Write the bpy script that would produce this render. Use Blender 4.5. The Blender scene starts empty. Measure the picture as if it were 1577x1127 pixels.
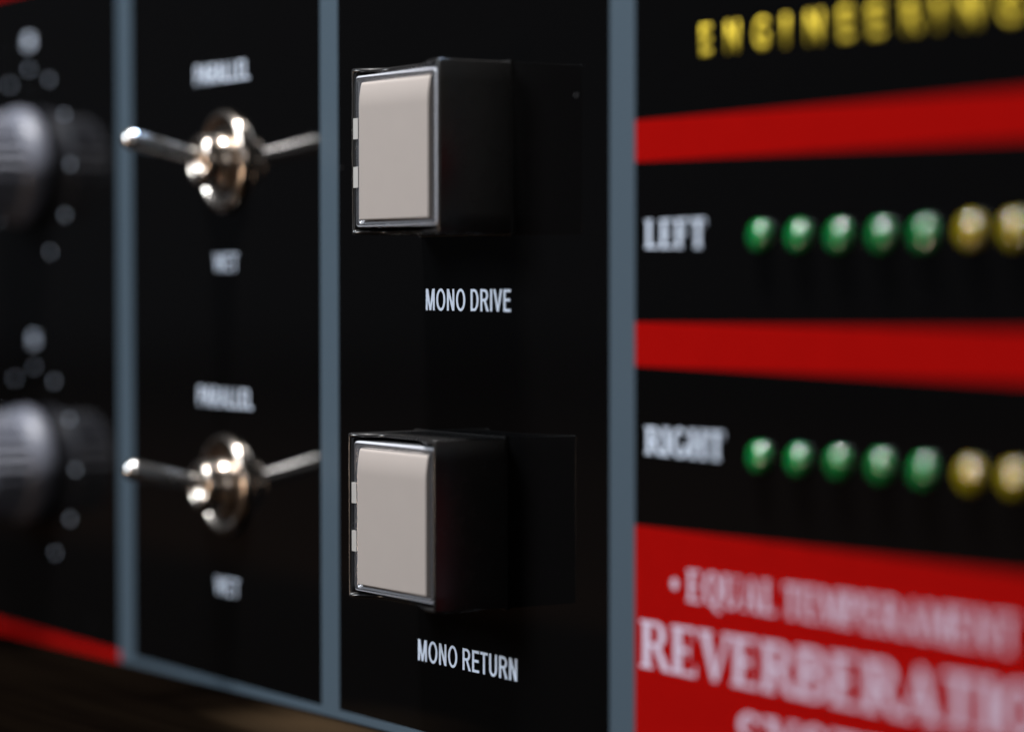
import bpy, bmesh, math, random
from mathutils import Vector, Matrix

S = bpy.context.scene
COL = S.collection
MM = 0.001
random.seed(7)

# ------------------------------------------------------------------ camera
cam_data = bpy.data.cameras.new('camera')
cam = bpy.data.objects.new('camera', cam_data)
COL.objects.link(cam)
cam_data.sensor_width = 36.0
cam_data.lens = 100.44
cam_data.clip_start = 0.01
cam_data.clip_end = 50.0
R = Matrix(((0.54312913, 0.83964880, -0.00079961),
            (-0.02584513, 0.01766984, 0.99950978),
            (0.83925132, -0.54284221, 0.03129783))).transposed()
cam.matrix_world = Matrix.Translation((0.23977814, -0.14459602, 0.00872454)) @ R.to_4x4()
cam_data.dof.use_dof = True
cam_data.dof.focus_distance = 0.2755
cam_data.dof.aperture_fstop = 11.0
cam_data.dof.aperture_blades = 0
S.camera = cam

# ------------------------------------------------------------------ world
W = bpy.data.worlds.new('World')
S.world = W
W.use_nodes = True
bg = W.node_tree.nodes['Background']
bg.inputs[0].default_value = (0.75, 0.85, 1.0, 1)
bg.inputs[1].default_value = 0.018


def lamp(name, loc, target, size, power, colour, shape='DISK', size_y=None):
    d = bpy.data.lights.new(name, 'AREA')
    d.shape = shape
    d.size = size
    if size_y:
        d.size_y = size_y
    d.energy = power
    d.color = colour
    o = bpy.data.objects.new(name, d)
    COL.objects.link(o)
    o.location = loc
    o.rotation_euler = (Vector(target) - Vector(loc)).to_track_quat('-Z', 'Y').to_euler()
    return o


lamp('ceiling_lamp', (-0.020, -0.082, 0.49), (0, 0, 0), 0.075, 7.0, (1.0, 0.98, 0.97))
lamp('sky_window', (-0.04, 0.29, 0.56), (0, 0, 0), 0.30, 18.0, (0.50, 0.70, 1.0), 'RECTANGLE', 0.16)
lamp('window_light', (-0.23, -0.48, 0.27), (0, 0, 0), 0.18, 3.2, (0.84, 0.92, 1.0), 'RECTANGLE', 0.20)
lamp('room_fill', (0.50, -0.20, 0.14), (0, 0, 0), 0.25, 0.25, (1.0, 0.97, 0.95))
lamp('desk_lamp', (-0.09, -0.25, -0.025), (0, 0, 0.01), 0.05, 0.15, (1.0, 0.74, 0.55))

S.view_settings.view_transform = 'Standard'
S.view_settings.look = 'None'
S.view_settings.exposure = 0.0
S.view_settings.gamma = 1.0
S.view_settings.use_curve_mapping = False
S.cycles.max_bounces = 12
S.cycles.transparent_max_bounces = 16


# ------------------------------------------------------------------ materials
def mat(name, base, rough=0.4, metal=0.0, ior=1.5, spec=None, coat=0.0, noise=0.0, nscale=900, bump=0.0, rough_var=0.0):
    m = bpy.data.materials.new(name)
    m.use_nodes = True
    nt = m.node_tree
    b = nt.nodes['Principled BSDF']
    b.inputs['Base Color'].default_value = (*base, 1)
    b.inputs['Roughness'].default_value = rough
    b.inputs['Metallic'].default_value = metal
    b.inputs['IOR'].default_value = ior
    if spec is not None:
        b.inputs['Specular IOR Level'].default_value = spec
    if coat:
        b.inputs['Coat Weight'].default_value = coat
        b.inputs['Coat Roughness'].default_value = 0.06
    if noise or bump or rough_var:
        tc = nt.nodes.new('ShaderNodeTexCoord')
        n = nt.nodes.new('ShaderNodeTexNoise')
        n.inputs['Scale'].default_value = nscale
        n.inputs['Detail'].default_value = 4
        nt.links.new(tc.outputs['Object'], n.inputs['Vector'])
        if noise:
            mr = nt.nodes.new('ShaderNodeMapRange')
            mr.inputs['To Min'].default_value = 1 - noise
            mr.inputs['To Max'].default_value = 1 + noise
            nt.links.new(n.outputs['Fac'], mr.inputs['Value'])
            mx = nt.nodes.new('ShaderNodeVectorMath')
            mx.operation = 'SCALE'
            mx.inputs[0].default_value = base
            nt.links.new(mr.outputs[0], mx.inputs['Scale'])
            nt.links.new(mx.outputs[0], b.inputs['Base Color'])
        if rough_var:
            mr = nt.nodes.new('ShaderNodeMapRange')
            mr.inputs['To Min'].default_value = max(0.0, rough - rough_var)
            mr.inputs['To Max'].default_value = rough + rough_var
            nt.links.new(n.outputs['Fac'], mr.inputs['Value'])
            nt.links.new(mr.outputs[0], b.inputs['Roughness'])
        if bump:
            bp = nt.nodes.new('ShaderNodeBump')
            bp.inputs['Strength'].default_value = 1.0
            bp.inputs['Distance'].default_value = bump
            nt.links.new(n.outputs['Fac'], bp.inputs['Height'])
            nt.links.new(bp.outputs[0], b.inputs['Normal'])
    return m


def panel_material():
    """gloss black lacquer with sparse dust specks"""
    m = mat('black_lacquer', (0.0022, 0.0021, 0.0022), 0.05, ior=1.36, rough_var=0.012, nscale=60)
    nt = m.node_tree
    b = nt.nodes['Principled BSDF']
    tc = nt.nodes.new('ShaderNodeTexCoord')
    v = nt.nodes.new('ShaderNodeTexVoronoi')
    v.inputs['Scale'].default_value = 260
    nt.links.new(tc.outputs['Object'], v.inputs['Vector'])
    sep = nt.nodes.new('ShaderNodeSeparateColor')
    nt.links.new(v.outputs['Color'], sep.inputs[0])
    th = nt.nodes.new('ShaderNodeMath'); th.operation = 'MULTIPLY'
    nt.links.new(sep.outputs[0], th.inputs[0]); th.inputs[1].default_value = 0.030
    lt = nt.nodes.new('ShaderNodeMath'); lt.operation = 'LESS_THAN'
    nt.links.new(v.outputs['Distance'], lt.inputs[0]); nt.links.new(th.outputs[0], lt.inputs[1])
    g = nt.nodes.new('ShaderNodeMath'); g.operation = 'GREATER_THAN'
    nt.links.new(sep.outputs[1], g.inputs[0]); g.inputs[1].default_value = 0.5
    mu = nt.nodes.new('ShaderNodeMath'); mu.operation = 'MULTIPLY'
    nt.links.new(lt.outputs[0], mu.inputs[0]); nt.links.new(g.outputs[0], mu.inputs[1])
    mix = nt.nodes.new('ShaderNodeMix'); mix.data_type = 'RGBA'
    nt.links.new(mu.outputs[0], mix.inputs['Factor'])
    mix.inputs['A'].default_value = (0.0022, 0.0021, 0.0022, 1)
    mix.inputs['B'].default_value = (0.16, 0.16, 0.17, 1)
    nt.links.new(mix.outputs['Result'], b.inputs['Base Color'])
    return m


M_PANEL = panel_material()
M_SLATE = mat('slate_print', (0.052, 0.076, 0.099), 0.45, noise=0.07, nscale=2500, spec=0.1)
M_RED = mat('red_print', (0.265, 0.0028, 0.0022), 0.6, noise=0.06, nscale=300, spec=0.0)
M_WHITE = mat('white_print', (0.62, 0.70, 0.83), 0.5, noise=0.05, nscale=2500, spec=0.1)
M_PINKWHITE = mat('lilac_white_print', (0.52, 0.45, 0.56), 0.5, noise=0.05, nscale=1500, spec=0.1)
M_YELLOW = mat('yellow_print', (0.80, 0.60, 0.05), 0.5, noise=0.05, nscale=1500, spec=0.1)
M_BLACKPLASTIC = mat('black_plastic', (0.011, 0.0105, 0.0105), 0.26, rough_var=0.06, nscale=700, bump=0.00001)
M_CHROME = mat('chrome', (0.72, 0.71, 0.70), 0.26, 1.0, rough_var=0.04, nscale=800)
M_NICKEL = mat('nickel', (0.62, 0.54, 0.47), 0.21, 1.0, rough_var=0.05, nscale=1200)
M_CLIP = mat('spring_steel', (0.50, 0.49, 0.47), 0.40, 0.4)
M_KNOB = mat('grey_satin_plastic', (0.090, 0.096, 0.122), 0.48, 0.0, rough_var=0.05, nscale=1500)
M_CHASSIS = mat('chassis_steel', (0.01, 0.01, 0.01), 0.5)
M_RUBBER = mat('rubber', (0.01, 0.01, 0.01), 0.7)
M_INSERT = mat('milky_diffuser', (0.315, 0.282, 0.262), 0.5, spec=0.1, noise=0.025, nscale=350, bump=0.000004)


def wood_material():
    """brown wood, shade along the unit and one lit spot painted into its colour"""
    m = mat('dark_wood', (0.02, 0.01, 0.005), 0.7, spec=0.0)
    nt = m.node_tree
    b = nt.nodes['Principled BSDF']
    tc = nt.nodes.new('ShaderNodeTexCoord')
    mp = nt.nodes.new('ShaderNodeMapping')
    mp.inputs['Scale'].default_value = (6, 60, 60)
    n = nt.nodes.new('ShaderNodeTexNoise')
    n.inputs['Scale'].default_value = 3
    n.inputs['Detail'].default_value = 6
    n.inputs['Distortion'].default_value = 1.2
    nt.links.new(tc.outputs['Object'], mp.inputs['Vector'])
    nt.links.new(mp.outputs[0], n.inputs['Vector'])

    def ramp(c0, c1):
        cr = nt.nodes.new('ShaderNodeValToRGB')
        cr.color_ramp.elements[0].position = 0.3
        cr.color_ramp.elements[0].color = (*c0, 1)
        cr.color_ramp.elements[1].position = 0.75
        cr.color_ramp.elements[1].color = (*c1, 1)
        nt.links.new(n.outputs['Fac'], cr.inputs['Fac'])
        return cr.outputs['Color']
    dark = ramp((0.0011, 0.0007, 0.0005), (0.0026, 0.0017, 0.0011))
    lit_wood = ramp((0.016, 0.0105, 0.006), (0.027, 0.017, 0.009))
    brown = ramp((0.0045, 0.0021, 0.0010), (0.012, 0.0055, 0.0025))
    # lit spot painted into the wood colour
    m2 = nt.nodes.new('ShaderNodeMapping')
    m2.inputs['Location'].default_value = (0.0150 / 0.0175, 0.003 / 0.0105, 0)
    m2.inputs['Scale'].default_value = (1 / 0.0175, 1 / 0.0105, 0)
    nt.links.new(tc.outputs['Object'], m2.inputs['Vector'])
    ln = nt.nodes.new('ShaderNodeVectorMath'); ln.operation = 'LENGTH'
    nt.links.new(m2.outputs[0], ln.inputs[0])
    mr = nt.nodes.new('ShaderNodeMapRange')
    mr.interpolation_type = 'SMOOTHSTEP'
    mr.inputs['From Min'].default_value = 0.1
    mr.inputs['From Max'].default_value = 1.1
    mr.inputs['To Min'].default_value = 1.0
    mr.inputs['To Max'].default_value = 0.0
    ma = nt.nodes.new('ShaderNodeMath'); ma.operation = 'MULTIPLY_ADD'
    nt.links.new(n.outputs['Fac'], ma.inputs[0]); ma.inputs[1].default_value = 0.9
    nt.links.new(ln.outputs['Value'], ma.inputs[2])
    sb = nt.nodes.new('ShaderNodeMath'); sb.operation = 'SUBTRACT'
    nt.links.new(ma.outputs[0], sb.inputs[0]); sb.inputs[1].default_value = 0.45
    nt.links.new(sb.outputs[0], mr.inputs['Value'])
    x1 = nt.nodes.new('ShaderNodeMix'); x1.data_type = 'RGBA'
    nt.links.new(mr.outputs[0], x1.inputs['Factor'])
    nt.links.new(dark, x1.inputs['A']); nt.links.new(lit_wood, x1.inputs['B'])
    # edge of the painted dark strip along the unit
    sp = nt.nodes.new('ShaderNodeSeparateXYZ')
    nt.links.new(tc.outputs['Object'], sp.inputs[0])
    lt = nt.nodes.new('ShaderNodeMath'); lt.operation = 'LESS_THAN'
    nt.links.new(sp.outputs['Y'], lt.inputs[0]); lt.inputs[1].default_value = -0.065
    x2 = nt.nodes.new('ShaderNodeMix'); x2.data_type = 'RGBA'
    nt.links.new(lt.outputs[0], x2.inputs['Factor'])
    nt.links.new(x1.outputs['Result'], x2.inputs['A']); nt.links.new(brown, x2.inputs['B'])
    nt.links.new(x2.outputs['Result'], b.inputs['Base Color'])
    return m


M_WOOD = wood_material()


def clear_material(name, glassmix=0.5, haze=0.06):
    """clear moulded plastic: refraction mixed with straight transmission so lamps reach what is inside"""
    m = bpy.data.materials.new(name)
    m.use_nodes = True
    nt = m.node_tree
    nt.nodes.clear()
    out = nt.nodes.new('ShaderNodeOutputMaterial')
    gl = nt.nodes.new('ShaderNodeBsdfGlass')
    gl.inputs['IOR'].default_value = 1.49
    gl.inputs['Roughness'].default_value = 0.06
    gl.inputs['Color'].default_value = (0.95, 0.96, 0.98, 1)
    tr = nt.nodes.new('ShaderNodeBsdfTransparent')
    tr.inputs[0].default_value = (0.93, 0.94, 0.96, 1)
    mx = nt.nodes.new('ShaderNodeMixShader')
    mx.inputs[0].default_value = glassmix
    nt.links.new(tr.outputs[0], mx.inputs[1])
    nt.links.new(gl.outputs[0], mx.inputs[2])
    df = nt.nodes.new('ShaderNodeBsdfDiffuse')
    df.inputs[0].default_value = (0.6, 0.62, 0.68, 1)
    m2 = nt.nodes.new('ShaderNodeMixShader')
    m2.inputs[0].default_value = haze
    nt.links.new(mx.outputs[0], m2.inputs[1])
    nt.links.new(df.outputs[0], m2.inputs[2])
    gs = nt.nodes.new('ShaderNodeBsdfGlossy')
    gs.inputs['Roughness'].default_value = 0.08
    fr = nt.nodes.new('ShaderNodeFresnel')
    fr.inputs['IOR'].default_value = 1.49
    m3 = nt.nodes.new('ShaderNodeMixShader')
    nt.links.new(fr.outputs[0], m3.inputs[0])
    nt.links.new(m2.outputs[0], m3.inputs[1])
    nt.links.new(gs.outputs[0], m3.inputs[2])
    nt.links.new(m3.outputs[0], out.inputs['Surface'])
    return m


M_CLEAR = clear_material('clear_plastic', 0.5, 0.07)
M_EDGE = clear_material('ground_plastic_edge', 0.3, 0.72)
M_CHAMFER = clear_material('satin_plastic_chamfer', 0.3, 0.28)
M_PANE = clear_material('clear_pane', 0.0, 0.0)


def led_material(name, base, trans):
    m = mat(name, base, 0.05, ior=1.5)
    nt = m.node_tree
    b = nt.nodes['Principled BSDF']
    b.inputs['Specular IOR Level'].default_value = 1.0
    b.inputs['Coat Weight'].default_value = 1.0
    b.inputs['Coat IOR'].default_value = 1.7
    b.inputs['Coat Roughness'].default_value = 0.015
    b.inputs['Subsurface Weight'].default_value = 0.7
    b.inputs['Subsurface Radius'].default_value = trans
    b.inputs['Subsurface Scale'].default_value = 0.0012
    return m


M_GREEN = led_material('green_epoxy', (0.002, 0.17, 0.034), (0.1, 1.0, 0.3))
M_AMBER = led_material('yellow_epoxy', (0.30, 0.24, 0.004), (1.0, 0.7, 0.1))


# ------------------------------------------------------------------ mesh helpers
def link(name, bm, material, parent=None, smooth=False, loc=None):
    me = bpy.data.meshes.new(name)
    bmesh.ops.recalc_face_normals(bm, faces=bm.faces)
    bm.to_mesh(me)
    bm.free()
    me.materials.append(material)
    if smooth:
        for p in me.polygons:
            p.use_smooth = True
    o = bpy.data.objects.new(name, me)
    COL.objects.link(o)
    if parent:
        o.parent = parent
    if loc is not None:
        o.location = loc
    return o


def box(bm, x0, x1, y0, y1, z0, z1):
    vs = [bm.verts.new((x, y, z)) for x in (x0, x1) for y in (y0, y1) for z in (z0, z1)]
    for f in ((0, 1, 3, 2), (4, 6, 7, 5), (0, 4, 5, 1), (2, 3, 7, 6), (0, 2, 6, 4), (1, 5, 7, 3)):
        bm.faces.new([vs[i] for i in f])


def bevel(bm, w, seg=2, angle=0.5):
    es = [e for e in bm.edges if len(e.link_faces) == 2 and e.calc_face_angle(0) > angle]
    bmesh.ops.bevel(bm, geom=es, offset=w, segments=seg, profile=0.5, affect='EDGES')


def lathe(bm, prof, n=48, ribs=None):
    """profile (radius, h) revolved about the panel normal; h grows towards -Y (out of the panel)"""
    rings = []
    for i, (r, h) in enumerate(prof):
        ring = []
        for k in range(n):
            a = 2 * math.pi * k / n
            rr = r
            if ribs and ribs(i):
                rr = r * (1 - ribs(i) * (k % 2))
            ring.append(bm.verts.new((rr * math.cos(a), -h, rr * math.sin(a))))
        rings.append(ring)
    for a, b in zip(rings, rings[1:]):
        for k in range(n):
            bm.faces.new((a[k], a[(k + 1) % n], b[(k + 1) % n], b[k]))
    for ring in (rings[0], rings[-1]):
        if (ring[0].co - ring[n // 2].co).length > 1e-7:
            bm.faces.new(ring)
    bmesh.ops.remove_doubles(bm, verts=bm.verts, dist=1e-8)


def prism(bm, pts, y0, y1):
    a = [bm.verts.new((x, y0, z)) for x, z in pts]
    b = [bm.verts.new((x, y1, z)) for x, z in pts]
    n = len(pts)
    bm.faces.new(a)
    bm.faces.new(b[::-1])
    for i in range(n):
        bm.faces.new((a[i], b[i], b[(i + 1) % n], a[(i + 1) % n]))


# ------------------------------------------------------------------ the setting
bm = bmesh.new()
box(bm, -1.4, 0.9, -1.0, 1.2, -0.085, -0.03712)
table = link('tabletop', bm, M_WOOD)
table['kind'] = 'structure'

# ------------------------------------------------------------------ the unit
unit = bpy.data.objects.new('rack_unit', None)
COL.objects.link(unit)
unit.location = (0, 0, 0)
unit['label'] = 'gloss black audio unit with square push buttons, toggle switches and rows of indicator lights'
unit['category'] = 'audio unit'

Z0, Z1 = -37.1 * MM, 46.0 * MM
X0, X1 = -330 * MM, 150 * MM
bm = bmesh.new()
box(bm, X0, X1, 0, 3 * MM, Z0, Z1)
bevel(bm, 0.25 * MM, 2)
face = link('faceplate', bm, M_PANEL, unit)

bm = bmesh.new()
box(bm, X0 + 8 * MM, X1 - 8 * MM, 3 * MM, 160 * MM, Z0 + 2.5 * MM, Z1 - 2.5 * MM)
bevel(bm, 0.8 * MM, 2)
link('chassis', bm, M_CHASSIS, unit)

# printed lines and bands
INK = 0.02 * MM


def band(name, x0, x1, z0, z1, m, t=INK):
    b = bmesh.new()
    box(b, x0 * MM, x1 * MM, -t, 0.05 * MM, z0 * MM, z1 * MM)
    return link(name, b, m, face)


for (xa, xb) in ((-69.5, -65.7), (-20.35, -16.6), (32.2, 36.06)):
    band('divider_line', xa, xb, -36.85, 45.3, M_SLATE)
band('border_line', -65.7, -20.35, -36.85, -35.95, M_SLATE)
band('border_line', -16.6, 32.2, -36.85, -35.95, M_SLATE)
band('red_border', -325, -69.5, -36.9, -35.75, M_RED)
band('red_border', -325, -69.5, 44.55, 45.5, M_RED)
band('red_band', 36.06, 150, 18.66, 22.3, M_RED)
band('red_band', 36.06, 150, 0.88, 4.74, M_RED)
band('red_field', 36.06, 150, -36.85, -13.0, M_RED)

# ------------------------------------------------------------------ lettering
_txt = bpy.data.curves.new('tmp_text', 'FONT')
_txto = bpy.data.objects.new('tmp_text', _txt)
COL.objects.link(_txto)


def glyphs_sans(s, bold=0.0):
    """mesh outline of a word, in font units"""
    _txt.body = s
    _txt.size = 1.0
    _txt.offset = bold
    _txt.resolution_u = 5
    bpy.context.view_layer.update()
    dg = bpy.context.evaluated_depsgraph_get()
    me = bpy.data.meshes.new_from_object(_txto.evaluated_get(dg))
    b = bmesh.new()
    b.from_mesh(me)
    bpy.data.meshes.remove(me)
    return b


def place_word(b, x0, x1, z0, z1, m, lift=0.03 * MM, rot=0.0, label=None):
    xs = [v.co.x for v in b.verts]
    ys = [v.co.y for v in b.verts]
    mx, Mx, my, My = min(xs), max(xs), min(ys), max(ys)
    for v in b.verts:
        u = (v.co.x - mx) / (Mx - mx)
        w = (v.co.y - my) / (My - my)
        v.co = Vector(((x0 + (x1 - x0) * u) * MM, -lift, (z0 + (z1 - z0) * w) * MM)) + Vector((0, v.co.z, 0))
    r = bmesh.ops.extrude_face_region(b, geom=b.faces[:])
    for e in r['geom']:
        if isinstance(e, bmesh.types.BMVert):
            e.co.y += lift * 0.9
    o = link('lettering', b, m, face)
    if label:
        o['label'] = label
    return o


def sans(s, x0, x1, z0, z1, m, bold=0.0, label=None):
    if s.isdigit():
        return place_word(glyphs_sans(s, bold), x0, x1, z0, z1, m, label=label)
    return place_word(glyphs_serif(s, 0.035, N), x0, x1, z0, z1, m, label=label)


# serif capitals built from strokes (unit cap height)
T, t, SH, SE = 0.20, 0.085, 0.07, 0.075


def g_stem(x, w=T, serif=True, top=True, bot=True):
    L = [('bar', x, x + w, 0, 1)]
    if serif and bot:
        L.append(('bar', x - SE, x + w + SE, 0, SH))
    if serif and top:
        L.append(('bar', x - SE, x + w + SE, 1 - SH, 1))
    return L


def g_arm(x0, x1, y, tick_up=True):
    L = [('bar', x0, x1, y, y + t)]
    if tick_up:
        L.append(('quad', (x1 - 0.07, y), (x1, y), (x1 + 0.005, y + 0.24), (x1 - 0.02, y + 0.24)))
    else:
        L.append(('quad', (x1 - 0.02, y - 0.24 + t), (x1 + 0.005, y - 0.24 + t), (x1, y + t), (x1 - 0.07, y + t)))
    return L


G = {
    'I': (0.36, g_stem(0.08)),
    'E': (0.72, g_stem(0.08) + g_arm(0.1, 0.66, 0) + g_arm(0.1, 0.63, 1 - t, False) + [('bar', 0.1, 0.5, 0.47, 0.47 + t), ('bar', 0.46, 0.5, 0.36, 0.65)]),
    'F': (0.70, g_stem(0.08) + g_arm(0.1, 0.64, 1 - t, False) + [('bar', 0.1, 0.5, 0.47, 0.47 + t), ('bar', 0.46, 0.5, 0.36, 0.65)]),
    'L': (0.68, g_stem(0.08) + g_arm(0.1, 0.64, 0)),
    'T': (0.74, g_stem(0.27, top=False) + [('bar', 0.02, 0.72, 1 - t, 1), ('bar', 0.02, 0.06, 0.74, 1), ('bar', 0.68, 0.72, 0.74, 1)]),
    'H': (0.86, g_stem(0.08) + g_stem(0.58) + [('bar', 0.1, 0.7, 0.47, 0.47 + t)]),
    'N': (0.86, g_stem(0.1, t) + g_stem(0.68, t, bot=False) + [('quad', (0.06, 1), (0.30, 1), (0.78, 0), (0.58, 0))]),
    'M': (1.02, g_stem(0.08, t) + g_stem(0.76) + [('quad', (0.06, 1), (0.28, 1), (0.56, 0.1), (0.46, 0)), ('quad', (0.46, 0), (0.54, 0), (0.86, 1), (0.78, 1))]),
    'A': (0.84, [('quad', (0.06, 0), (0.16, 0), (0.44, 1), (0.38, 1)), ('quad', (0.34, 1), (0.48, 1), (0.80, 0), (0.58, 0)), ('bar', 0.2, 0.6, 0.28, 0.28 + t), ('bar', -0.02, 0.26, 0, SH), ('bar', 0.5, 0.88, 0, SH)]),
    'V': (0.82, [('quad', (0.04, 1), (0.26, 1), (0.49, 0), (0.36, 0)), ('quad', (0.37, 0), (0.46, 0), (0.80, 1), (0.70, 1)), ('bar', -0.03, 0.34, 1 - SH, 1), ('bar', 0.6, 0.86, 1 - SH, 1)]),
    'Y': (0.82, [('quad', (0.02, 1), (0.24, 1), (0.51, 0.45), (0.31, 0.45)), ('quad', (0.4, 0.45), (0.5, 0.45), (0.78, 1), (0.68, 1)), ('bar', 0.31, 0.51, 0, 0.5), ('bar', 0.22, 0.6, 0, SH), ('bar', -0.04, 0.32, 1 - SH, 1), ('bar', 0.58, 0.86, 1 - SH, 1)]),
    'U': (0.86, [('bar', 0.08, 0.28, 0.3, 1), ('bar', 0.66, 0.66 + t, 0.3, 1), ('arc', 0.4125, 0.31, 0.3325, 0.33, 180, 360, 0.16, 0.1), ('bar', 0.0, 0.36, 1 - SH, 1), ('bar', 0.58, 0.83, 1 - SH, 1)]),
    'O': (0.86, [('arc', 0.43, 0.5, 0.40, 0.52, 0, 360, T, t)]),
    'Q': (0.86, [('arc', 0.43, 0.5, 0.40, 0.52, 0, 360, T, t), ('quad', (0.4, 0.02), (0.56, 0.08), (0.88, -0.2), (0.66, -0.2))]),
    'G': (0.84, [('arc', 0.43, 0.5, 0.40, 0.52, 40, 330, T, t), ('bar', 0.58, 0.78, 0.06, 0.42), ('bar', 0.5, 0.86, 0.42 - SH, 0.42)]),
    'R': (0.82, g_stem(0.08) + [('bar', 0.2, 0.44, 1 - t, 1), ('bar', 0.2, 0.44, 0.46, 0.46 + t), ('arc', 0.44, 0.73, 0.26, 0.27, -90, 90, T * 0.9, t), ('quad', (0.36, 0.48), (0.54, 0.48), (0.84, 0), (0.62, 0)), ('bar', 0.62, 0.90, 0, SH)]),
    'P': (0.74, g_stem(0.08) + [('bar', 0.2, 0.42, 1 - t, 1), ('bar', 0.2, 0.42, 0.42, 0.42 + t), ('arc', 0.42, 0.71, 0.28, 0.29, -90, 90, T * 0.9, t)]),
    'B': (0.78, g_stem(0.08) + [('bar', 0.2, 0.42, 1 - t, 1), ('bar', 0.2, 0.44, 0.5, 0.5 + t), ('bar', 0.2, 0.44, 0, t), ('arc', 0.42, 0.76, 0.25, 0.24, -90, 90, T * 0.9, t), ('arc', 0.43, 0.2875, 0.3, 0.2875, -90, 90, T * 0.9, t)]),
    'S': (0.70, [('arc', 0.35, 0.755, 0.28, 0.265, 30, 270, 0.16, t), ('arc', 0.35, 0.26, 0.30, 0.28, -150, 90, 0.17, t + 0.05), ('bar', 0.56, 0.61, 0.7, 0.98), ('bar', 0.07, 0.12, 0.02, 0.3)]),
    ' ': (0.34, []),
    '.': (0.4, [('disc', 0.2, 0.5, 0.15)]),
}


W_ = 0.142     # stem of the narrow sans capitals, HB their bar
HB = 0.125
N = {
    'I': (0.26, [('bar', 0.06, 0.06 + W_, 0, 1)]),
    'E': (0.60, [('bar', 0.06, 0.06 + W_, 0, 1), ('bar', 0.1, 0.57, 0, HB), ('bar', 0.1, 0.57, 1 - HB, 1), ('bar', 0.1, 0.53, 0.46, 0.46 + HB)]),
    'L': (0.54, [('bar', 0.06, 0.06 + W_, 0, 1), ('bar', 0.1, 0.52, 0, HB)]),
    'T': (0.58, [('bar', 0.29 - W_ / 2, 0.29 + W_ / 2, 0, 1), ('bar', 0.02, 0.56, 1 - HB, 1)]),
    'N': (0.68, [('bar', 0.06, 0.06 + W_, 0, 1), ('bar', 0.62 - W_, 0.62, 0, 1), ('quad', (0.06, 1), (0.22, 1), (0.62, 0), (0.46, 0))]),
    'M': (0.80, [('bar', 0.06, 0.06 + W_ * 0.95, 0, 1), ('bar', 0.74 - W_ * 0.95, 0.74, 0, 1), ('quad', (0.06, 1), (0.24, 1), (0.46, 0), (0.335, 0)), ('quad', (0.34, 0), (0.465, 0), (0.74, 1), (0.56, 1))]),
    'A': (0.66, [('quad', (0.0, 0), (0.15, 0), (0.39, 1), (0.25, 1)), ('quad', (0.27, 1), (0.41, 1), (0.66, 0), (0.51, 0)), ('bar', 0.12, 0.54, 0.27, 0.27 + HB * 0.9)]),
    'V': (0.64, [('quad', (0.0, 1), (0.15, 1), (0.385, 0), (0.255, 0)), ('quad', (0.255, 0), (0.385, 0), (0.64, 1), (0.49, 1))]),
    'W': (0.92, [('quad', (0.0, 1), (0.14, 1), (0.30, 0), (0.17, 0)), ('quad', (0.17, 0), (0.30, 0), (0.53, 1), (0.40, 1)), ('quad', (0.40, 1), (0.53, 1), (0.75, 0), (0.62, 0)), ('quad', (0.62, 0), (0.75, 0), (0.92, 1), (0.78, 1))]),
    'O': (0.76, [('arc', 0.38, 0.5, 0.345, 0.515, 0, 360, W_, HB)]),
    'U': (0.68, [('bar', 0.06, 0.06 + W_, 0.32, 1), ('bar', 0.62 - W_, 0.62, 0.32, 1), ('arc', 0.34, 0.325, 0.28, 0.34, 180, 360, W_, HB)]),
    'D': (0.69, [('bar', 0.06, 0.06 + W_, 0, 1), ('bar', 0.1, 0.32, 0, HB), ('bar', 0.1, 0.32, 1 - HB, 1), ('arc', 0.315, 0.5, 0.33, 0.5, -90, 90, W_, HB)]),
    'P': (0.63, [('bar', 0.06, 0.06 + W_, 0, 1), ('bar', 0.1, 0.36, 1 - HB, 1), ('bar', 0.1, 0.36, 0.40, 0.40 + HB), ('arc', 0.35, 0.70, 0.255, 0.30, -90, 90, W_, HB)]),
    'R': (0.68, [('bar', 0.06, 0.06 + W_, 0, 1), ('bar', 0.1, 0.37, 1 - HB, 1), ('bar', 0.1, 0.37, 0.44, 0.44 + HB), ('arc', 0.36, 0.72, 0.265, 0.28, -90, 90, W_, HB), ('quad', (0.30, 0.47), (0.45, 0.47), (0.68, 0), (0.51, 0))]),
    ' ': (0.24, []),
}


def glyphs_serif(s, track=0.02, table=None):
    b = bmesh.new()
    x = 0.0
    k = 0
    for ch in s:
        w, prims = (table or G)[ch]
        for p in prims:
            k += 1
            zo = -(k % 9) * 0.0000008      # a hair apart so strokes never share a plane
            if p[0] == 'bar':
                q = [(p[1], p[3]), (p[2], p[3]), (p[2], p[4]), (p[1], p[4])]
                b.faces.new([b.verts.new((x + a, c, zo)) for a, c in q])
            elif p[0] == 'quad':
                b.faces.new([b.verts.new((x + a, c, zo)) for a, c in p[1:]])
            elif p[0] == 'disc':
                b.faces.new([b.verts.new((x + p[1] + p[3] * math.cos(i * math.pi / 10), p[2] + p[3] * math.sin(i * math.pi / 10), zo)) for i in range(20)])
            else:
                _, cx, cy, rx, ry, a0, a1, tw, th = p
                n = max(8, int(abs(a1 - a0) / 7))
                pr = None
                for i in range(n + 1):
                    a = math.radians(a0 + (a1 - a0) * i / n)
                    ca, sa = math.cos(a), math.sin(a)
                    o_ = b.verts.new((x + cx + rx * ca, cy + ry * sa, zo))
                    i_ = b.verts.new((x + cx + (rx - tw) * ca, cy + (ry - th) * sa, zo))
                    if pr:
                        b.faces.new((pr[0], o_, i_, pr[1]))
                    pr = (o_, i_)
        x += w + track
    return b


def serif(s, x0, x1, z0, z1, m, track=0.02, label=None):
    """z0..z1 are baseline and cap line"""
    b = glyphs_serif(s, track)
    ys = [v.co.y for v in b.verts]
    lo, hi = min(ys), max(ys)
    h = z1 - z0
    return place_word(b, x0, x1, z0 + lo * h, z0 + hi * h, m, label=label)


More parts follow.
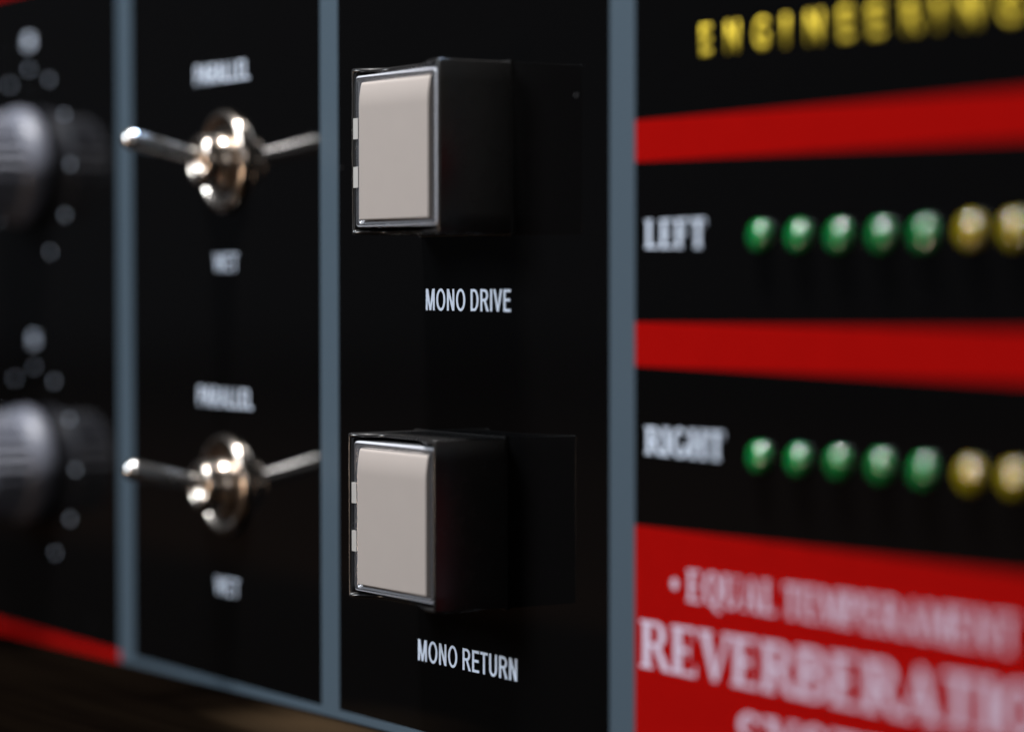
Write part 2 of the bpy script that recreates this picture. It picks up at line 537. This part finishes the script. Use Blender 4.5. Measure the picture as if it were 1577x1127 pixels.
sans('PARALLEL', -49.0, -36.1, 30.15, 32.25, M_WHITE)
sans('WET', -44.6, -38.9, 9.3, 11.3, M_WHITE)
sans('PARALLEL', -48.5, -35.6, -5.65, -3.55, M_WHITE)
sans('WET', -44.6, -38.9, -26.5, -24.5, M_WHITE)
sans('MONO DRIVE', 0.80, 16.05, 5.40, 7.56, M_WHITE, 0.012)
sans('MONO RETURN', -0.80, 17.08, -29.04, -26.88, M_WHITE, 0.012)
serif('LEFT', 37.6, 46.25, 11.15, 13.6, M_WHITE, 0.06)
serif('RIGHT', 37.6, 48.85, -6.7, -4.3, M_WHITE, 0.04)
serif('.', 41.45, 42.4, -19.3, -16.0, M_PINKWHITE)
serif('EQUAL', 43.75, 55.95, -18.95, -16.25, M_PINKWHITE, 0.05)
serif('TEMPERAMENT', 57.0, 84.4, -18.95, -16.25, M_PINKWHITE, 0.05)
serif('REVERBERATION', 36.85, 91.8, -25.35, -21.2, M_PINKWHITE, 0.02)
serif('SYSTEM', 51.0, 76.5, -31.6, -27.5, M_PINKWHITE, 0.04)

# widely spaced yellow title
bm = bmesh.new()
starts = {0: (45.25, 47.6), 1: (48.75, 51.35), 2: (52.55, 55.35), 3: (56.75, 57.55), 4: (59.35, 62.25), 5: (63.5, 66.0),
          6: (67.15, 69.7), 7: (71.2, 74.0), 8: (75.2, 76.0), 9: (77.7, 80.6), 10: (81.9, 84.8)}
for i, ch in enumerate('ENGINEERING'):
    gb = glyphs_sans(ch, 0.022)
    xs = [v.co.x for v in gb.verts]; ys = [v.co.y for v in gb.verts]
    a, c = starts[i]
    mid, wd = (a + c) / 2, (c - a) * 0.62
    a, c = mid - wd / 2, mid + wd / 2
    for v in gb.verts:
        v.co = Vector((a + (c - a) * (v.co.x - min(xs)) / (max(xs) - min(xs)), (v.co.y - min(ys)) / (max(ys) - min(ys)), 0))
    me = bpy.data.meshes.new('tmp')
    gb.to_mesh(me); gb.free()
    bm.from_mesh(me)
    bpy.data.meshes.remove(me)
place_word(bm, 45.25 + 0.35, 84.8 - 0.5, 27.3, 29.85, M_YELLOW)


# ------------------------------------------------------------------ control knobs with their scales
def dot_scale(cx, cz):
    for k in range(-4, 6):
        a = math.radians(30 * k)
        b = bmesh.new()
        pts = [(cx * MM + 12.3 * MM * math.sin(a) + 0.30 * MM * math.cos(j * math.pi / 8),
                cz * MM + 12.3 * MM * math.cos(a) + 0.30 * MM * math.sin(j * math.pi / 8)) for j in range(16)]
        prism(b, pts, -0.02 * MM, 0.02 * MM)
        link('scale_dot', b, M_WHITE, face)


def make_knob(cx, cz):
    b = bmesh.new()
    lathe(b, [(0, 0.3 * MM), (6.9 * MM, 0.3 * MM), (7.25 * MM, 0.7 * MM), (7.3 * MM, 1.6 * MM), (7.0 * MM, 2.6 * MM), (6.6 * MM, 3.2 * MM), (0, 3.2 * MM)], 64)
    k = link('control_knob', b, M_KNOB, unit, True, (cx * MM, 0, cz * MM))
    b = bmesh.new()
    P = [(0, 3.15 * MM), (6.5 * MM, 3.15 * MM), (6.5 * MM, 3.6 * MM), (6.3 * MM, 7.4 * MM), (5.9 * MM, 7.9 * MM), (0, 7.9 * MM)]
    lathe(b, P, 56, lambda i: 0.075 if i in (2, 3) else 0)
    link('fluted_grip', b, M_KNOB, k, False)
    b = bmesh.new()
    box(b, -0.4 * MM, 0.4 * MM, -8.0 * MM, -7.8 * MM, 1.0 * MM, 5.3 * MM)
    link('pointer', b, M_WHITE, k)
    return k


for cz, nm in ((22.45, 'upper'), (-14.85, 'lower')):
    cx = -95.4 if nm == 'upper' else -94.4
    kn = make_knob(cx, cz)
    kn['label'] = nm + ' silver fluted control knob at the left edge of the panel'
    dot_scale(cx, cz)
    sans('5', cx - 1.25, cx + 1.25, cz + 14.9, cz + 16.5, M_WHITE, 0.05)


# ------------------------------------------------------------------ toggle switches
def make_toggle(cx, cz, tilt, lean=-2.2):
    # threaded bushing with its rounded mouth
    b = bmesh.new()
    prof = [(0, 0.0), (2.9 * MM, 0.0)]
    h = 1.5
    while h < 3.0:
        prof += [(2.95 * MM, h * MM), (2.72 * MM, (h + 0.16) * MM)]
        h += 0.32
    prof += [(2.9 * MM, 3.1 * MM), (2.65 * MM, 3.5 * MM), (2.2 * MM, 3.65 * MM), (1.75 * MM, 3.4 * MM), (1.6 * MM, 2.9 * MM), (0, 2.8 * MM)]
    lathe(b, prof, 48)
    s = link('toggle_switch', b, M_NICKEL, unit, True, (cx * MM, 0, cz * MM))
    # flat dished collar nut with a rolled edge
    b = bmesh.new()
    lathe(b, [(2.9 * MM, 0.01 * MM), (5.5 * MM, 0.01 * MM), (5.6 * MM, 0.08 * MM), (5.6 * MM, 0.42 * MM), (5.5 * MM, 0.66 * MM), (5.3 * MM, 0.80 * MM), (5.05 * MM, 0.86 * MM),
              (4.8 * MM, 0.80 * MM), (4.55 * MM, 0.62 * MM), (4.2 * MM, 0.52 * MM), (3.4 * MM, 0.48 * MM), (2.95 * MM, 0.46 * MM)], 64)
    link('collar_nut', b, M_NICKEL, s, True)
    # tapered lever with ball end, tilted up
    b = bmesh.new()
    prof = [(0, 1.6 * MM), (0.95 * MM, 1.7 * MM), (0.92 * MM, 3.5 * MM), (1.0 * MM, 7.0 * MM), (1.16 * MM, 11.3 * MM)]
    for i in range(1, 9):
        a = i * math.pi / 16
        prof.append((1.17 * MM * math.cos(a) if i < 8 else 0.0, 11.4 * MM + 1.17 * MM * math.sin(a)))
    lathe(b, prof, 32)
    bmesh.ops.rotate(b, verts=b.verts, cent=(0, -1.6 * MM, 0), matrix=Matrix.Rotation(math.radians(lean), 3, 'Z') @ Matrix.Rotation(-tilt, 3, 'X'))
    link('lever', b, M_CHROME, s, True)
    return s


tg = make_toggle(-41.6, 21.35, math.radians(12.5))
tg['label'] = 'upper chrome toggle switch flicked upward, below the upper word PARALLEL'
tg = make_toggle(-41.7, -14.25, math.radians(11.8), -1.0)
tg['label'] = 'lower chrome toggle switch flicked upward, below the lower word PARALLEL'


# ------------------------------------------------------------------ square push buttons
def scoop(u):
    """how far the top and bottom walls of the housing are cut back, u = 0..1 along the wall"""
    def ss(a, b_, v):
        v = min(1, max(0, (v - a) / (b_ - a)))
        return v * v * (3 - 2 * v)
    return 2.0 * ss(0.02, 0.22, u) * (1 - ss(0.55, 0.95, u))


def make_button(cx, cz, depth, inset):
    w, hgt, wall = 16.2, 16.0, 0.42
    hw, hh = w / 2, hgt / 2
    # housing: four walls with scooped top and bottom edges, one mesh with bevelled edges
    b = bmesh.new()
    N = 24
    # perimeter as list of (outer, inner, cutback)
    per = []
    for i in range(N + 1):
        u = i / N
        x = -hw + w * u
        xi = -hw + wall + (w - 2 * wall) * u
        per.append(((x, hh), (xi, hh - wall), scoop(u)))
    for i in range(1, 8):
        z = hh - hgt * i / 8
        zi = (hh - wall) - (hgt - 2 * wall) * i / 8
        per.append(((hw, z), (hw - wall, zi), 0))
    for i in range(N + 1):
        u = 1 - i / N
        x = -hw + w * u
        xi = -hw + wall + (w - 2 * wall) * u
        per.append(((x, -hh), (xi, -hh + wall), scoop(u) * 0.9))
    for i in range(1, 8):
        z = -hh + hgt * i / 8
        zi = (-hh + wall) + (hgt - 2 * wall) * i / 8
        per.append(((-hw, z), (-hw + wall, zi), 0))
    n = len(per)
    ob = [b.verts.new((p[0][0] * MM, 0.2 * MM, p[0][1] * MM)) for p in per]
    of = [b.verts.new((p[0][0] * MM, -(depth - p[2]) * MM, p[0][1] * MM)) for p in per]
    inf = [b.verts.new((p[1][0] * MM, -(depth - p[2]) * MM, p[1][1] * MM)) for p in per]
    inb = [b.verts.new((p[1][0] * MM, -0.4 * MM, p[1][1] * MM)) for p in per]
    for i in range(n):
        j = (i + 1) % n
        b.faces.new((ob[i], ob[j], of[j], of[i]))
        b.faces.new((of[i], of[j], inf[j], inf[i]))
        b.faces.new((inf[i], inf[j], inb[j], inb[i]))
    b.faces.new(inb)
    bmesh.ops.recalc_face_normals(b, faces=b.faces)
    es = [e for e in b.edges if len(e.link_faces) == 2 and e.calc_face_angle(0) > 0.9 and min(v.co.y for v in e.verts) < -1 * MM]
    bmesh.ops.bevel(b, geom=es, offset=0.20 * MM, segments=3, profile=0.5, affect='EDGES')
    hs = link('push_button', b, M_BLACKPLASTIC, unit, False, (cx * MM, 0, cz * MM))
    for p in hs.data.polygons:
        p.use_smooth = True
    hs.data.set_sharp_from_angle(angle=0.6)

    # thin lip added round the housing foot to catch a highlight
    b = bmesh.new()
    for (xa, xb, za, zb) in ((-hw - 0.14, hw + 0.14, hh - 0.05, hh + 0.14), (-hw - 0.14, hw + 0.14, -hh - 0.14, -hh + 0.05),
                             (hw - 0.05, hw + 0.14, -hh + 0.05, hh - 0.05), (-hw - 0.14, -hw + 0.05, -hh + 0.05, hh - 0.05)):
        box(b, xa * MM, xb * MM, -0.30 * MM, 0.05 * MM, za * MM, zb * MM)
    link('highlight_lip', b, M_BLACKPLASTIC, hs)

    # clear lens cap: an open-backed box of clear plastic, x and z in mm from the button centre
    ax0, ax1 = -hw + 0.66, hw - 0.46
    az0, az1 = -hh + 0.72, hh - 0.72
    bx0, bx1 = ax0 + 1.05, ax1 - 1.05
    bz0, bz1 = az0 + 0.66, az1 - 0.60
    yf = -(depth - inset)
    b = bmesh.new()
    def rr(x0, x1, z0, z1, r, k=5):
        pts = []
        for (qx, qz, a0) in ((x1 - r, z1 - r, 0), (x0 + r, z1 - r, 90), (x0 + r, z0 + r, 180), (x1 - r, z0 + r, 270)):
            for i in range(k + 1):
                a = math.radians(a0 + 90 * i / k)
                pts.append((qx + r * math.cos(a), qz + r * math.sin(a)))
        return pts
    rings = []
    for (off, y, inner) in ((0, -1.6, 0), (0, yf + 0.28, 0), (0.07, yf + 0.08, 0), (0.22, yf, 0), (-0.34, yf, 1), (-0.27, yf + 0.04, 1), (0, yf + 0.34, 1), (0, -1.6, 1)):
        if not inner:
            pts = rr(ax0 + off, ax1 - off, az0 + off, az1 - off, max(0.15, 0.55 - off))
        else:
            pts = rr(bx0 + off, bx1 - off, bz0 + off, bz1 - off, 0.35)
        rings.append([b.verts.new((x * MM, y * MM, z * MM)) for x, z in pts])
    rings.append(rings[0])
    for r0, r1 in zip(rings, rings[1:]):
        for i in range(len(r0)):
            j = (i + 1) % len(r0)
            b.faces.new((r0[i], r0[j], r1[j], r1[i]))
    b.faces.ensure_lookup_table()
    for k, fc in enumerate(b.faces):
        ring = k // len(rings[0])
        fc.material_index = 1 if ring in (1, 2) else 2 if ring in (4, 5) else 0
    cap = link('lens_cap', b, M_CLEAR, hs, True)
    cap.data.materials.append(M_EDGE)
    cap.data.materials.append(M_CHAMFER)
    cap.data.set_sharp_from_angle(angle=0.7)

    # milky diffuser: slab whose top edge rolls back
    b = bmesh.new()
    e = 0.05
    x0, x1, z0, z1 = bx0 + 0.25, bx1 - 0.02, bz0 + e, bz1 - e
    yd = yf - 0.28
    zs = []
    for i in range(12):                                   # the face leans back gently towards the top ...
        q = i / 11
        zs.append((z1 - 2.6 + 2.2 * q, yd + 0.22 * q ** 2.0))
    for i in range(1, 9):                                 # ... and rolls over
        a = math.radians(14 + 76 * i / 8)
        s0 = math.sin(math.radians(14))
        zs.append((z1 - 0.40 + 0.40 * (math.sin(a) - s0) / (1 - s0), yd + 0.22 + 0.34 * (math.cos(math.radians(14)) - math.cos(a))))
    prof = [(z0, yd + 0.1), (z0 + 0.1, yd)] + zs
    prof = prof + [(z1, yd + 4.0), (z0, yd + 4.0)]
    A = [b.verts.new((x0 * MM, y * MM, z * MM)) for z, y in prof]
    B = [b.verts.new((x1 * MM, y * MM, z * MM)) for z, y in prof]
    b.faces.new(A)
    b.faces.new(B[::-1])
    for i in range(len(prof)):
        j = (i + 1) % len(prof)
        b.faces.new((A[i], A[j], B[j], B[i]))
    dif = link('diffuser', b, M_INSERT, hs, True)
    dif.data.set_sharp_from_angle(angle=0.5)

    # two spring clips in the gap beside the cap
    for zz in (2.2, -2.45):
        b = bmesh.new()
        box(b, (-hw + 0.45) * MM, (-hw + 1.35) * MM, (yf - 0.06) * MM, (yf + 2.5) * MM, (zz - 1.0) * MM, (zz + 1.0) * MM)
        bevel(b, 0.12 * MM, 2)
        link('spring_clip', b, M_CLIP, hs, True).data.set_sharp_from_angle(angle=0.6)
    return hs


bt = make_button(8.2, 20.68, 8.0, 0.05)
bt['label'] = 'upper square push button above the words MONO DRIVE, pale lens in a black housing'
bt = make_button(7.2, -14.35, 7.9, 0.25)
bt['label'] = 'lower square push button above the words MONO RETURN, pale lens in a black housing'


# ------------------------------------------------------------------ indicator lights
def make_led(x, z, m, h, lean):
    b = bmesh.new()
    rf = 0.55                                             # low lens: flat face with a rounded rim
    prof = [(0, 0), (1.25 * MM, 0)]
    for i in range(0, 9):
        a = i * math.pi / 16
        prof.append(((0.70 + rf * math.cos(a)) * MM, (h - rf - 0.05 + rf * math.sin(a)) * MM))
    prof += [(0.35 * MM, (h - 0.012) * MM), (0, h * MM)]
    lathe(b, prof, 40)
    o = link('indicator_light', b, m, unit, True, (x * MM, 0, z * MM))
    o.rotation_euler = (lean[0], 0, lean[1])
    return o


LED_X = [54.0, 59.1, 64.15, 69.3, 74.3, 79.6, 84.3]
for row, (zc, word) in enumerate(((11.95, 'LEFT'), (-6.1, 'RIGHT'))):
    for i, x in enumerate(LED_X):
        lean = (random.uniform(-0.07, 0.07), random.uniform(-0.05, 0.05))
        dz = random.uniform(-0.12, 0.12)
        o = make_led(x, zc + dz, M_GREEN if i < 5 else M_AMBER, 0.85, lean)
        o['label'] = ('green' if i < 5 else 'yellow') + ' indicator light in the row beside the word ' + word

bpy.data.objects.remove(_txto)
bpy.data.curves.remove(_txt)
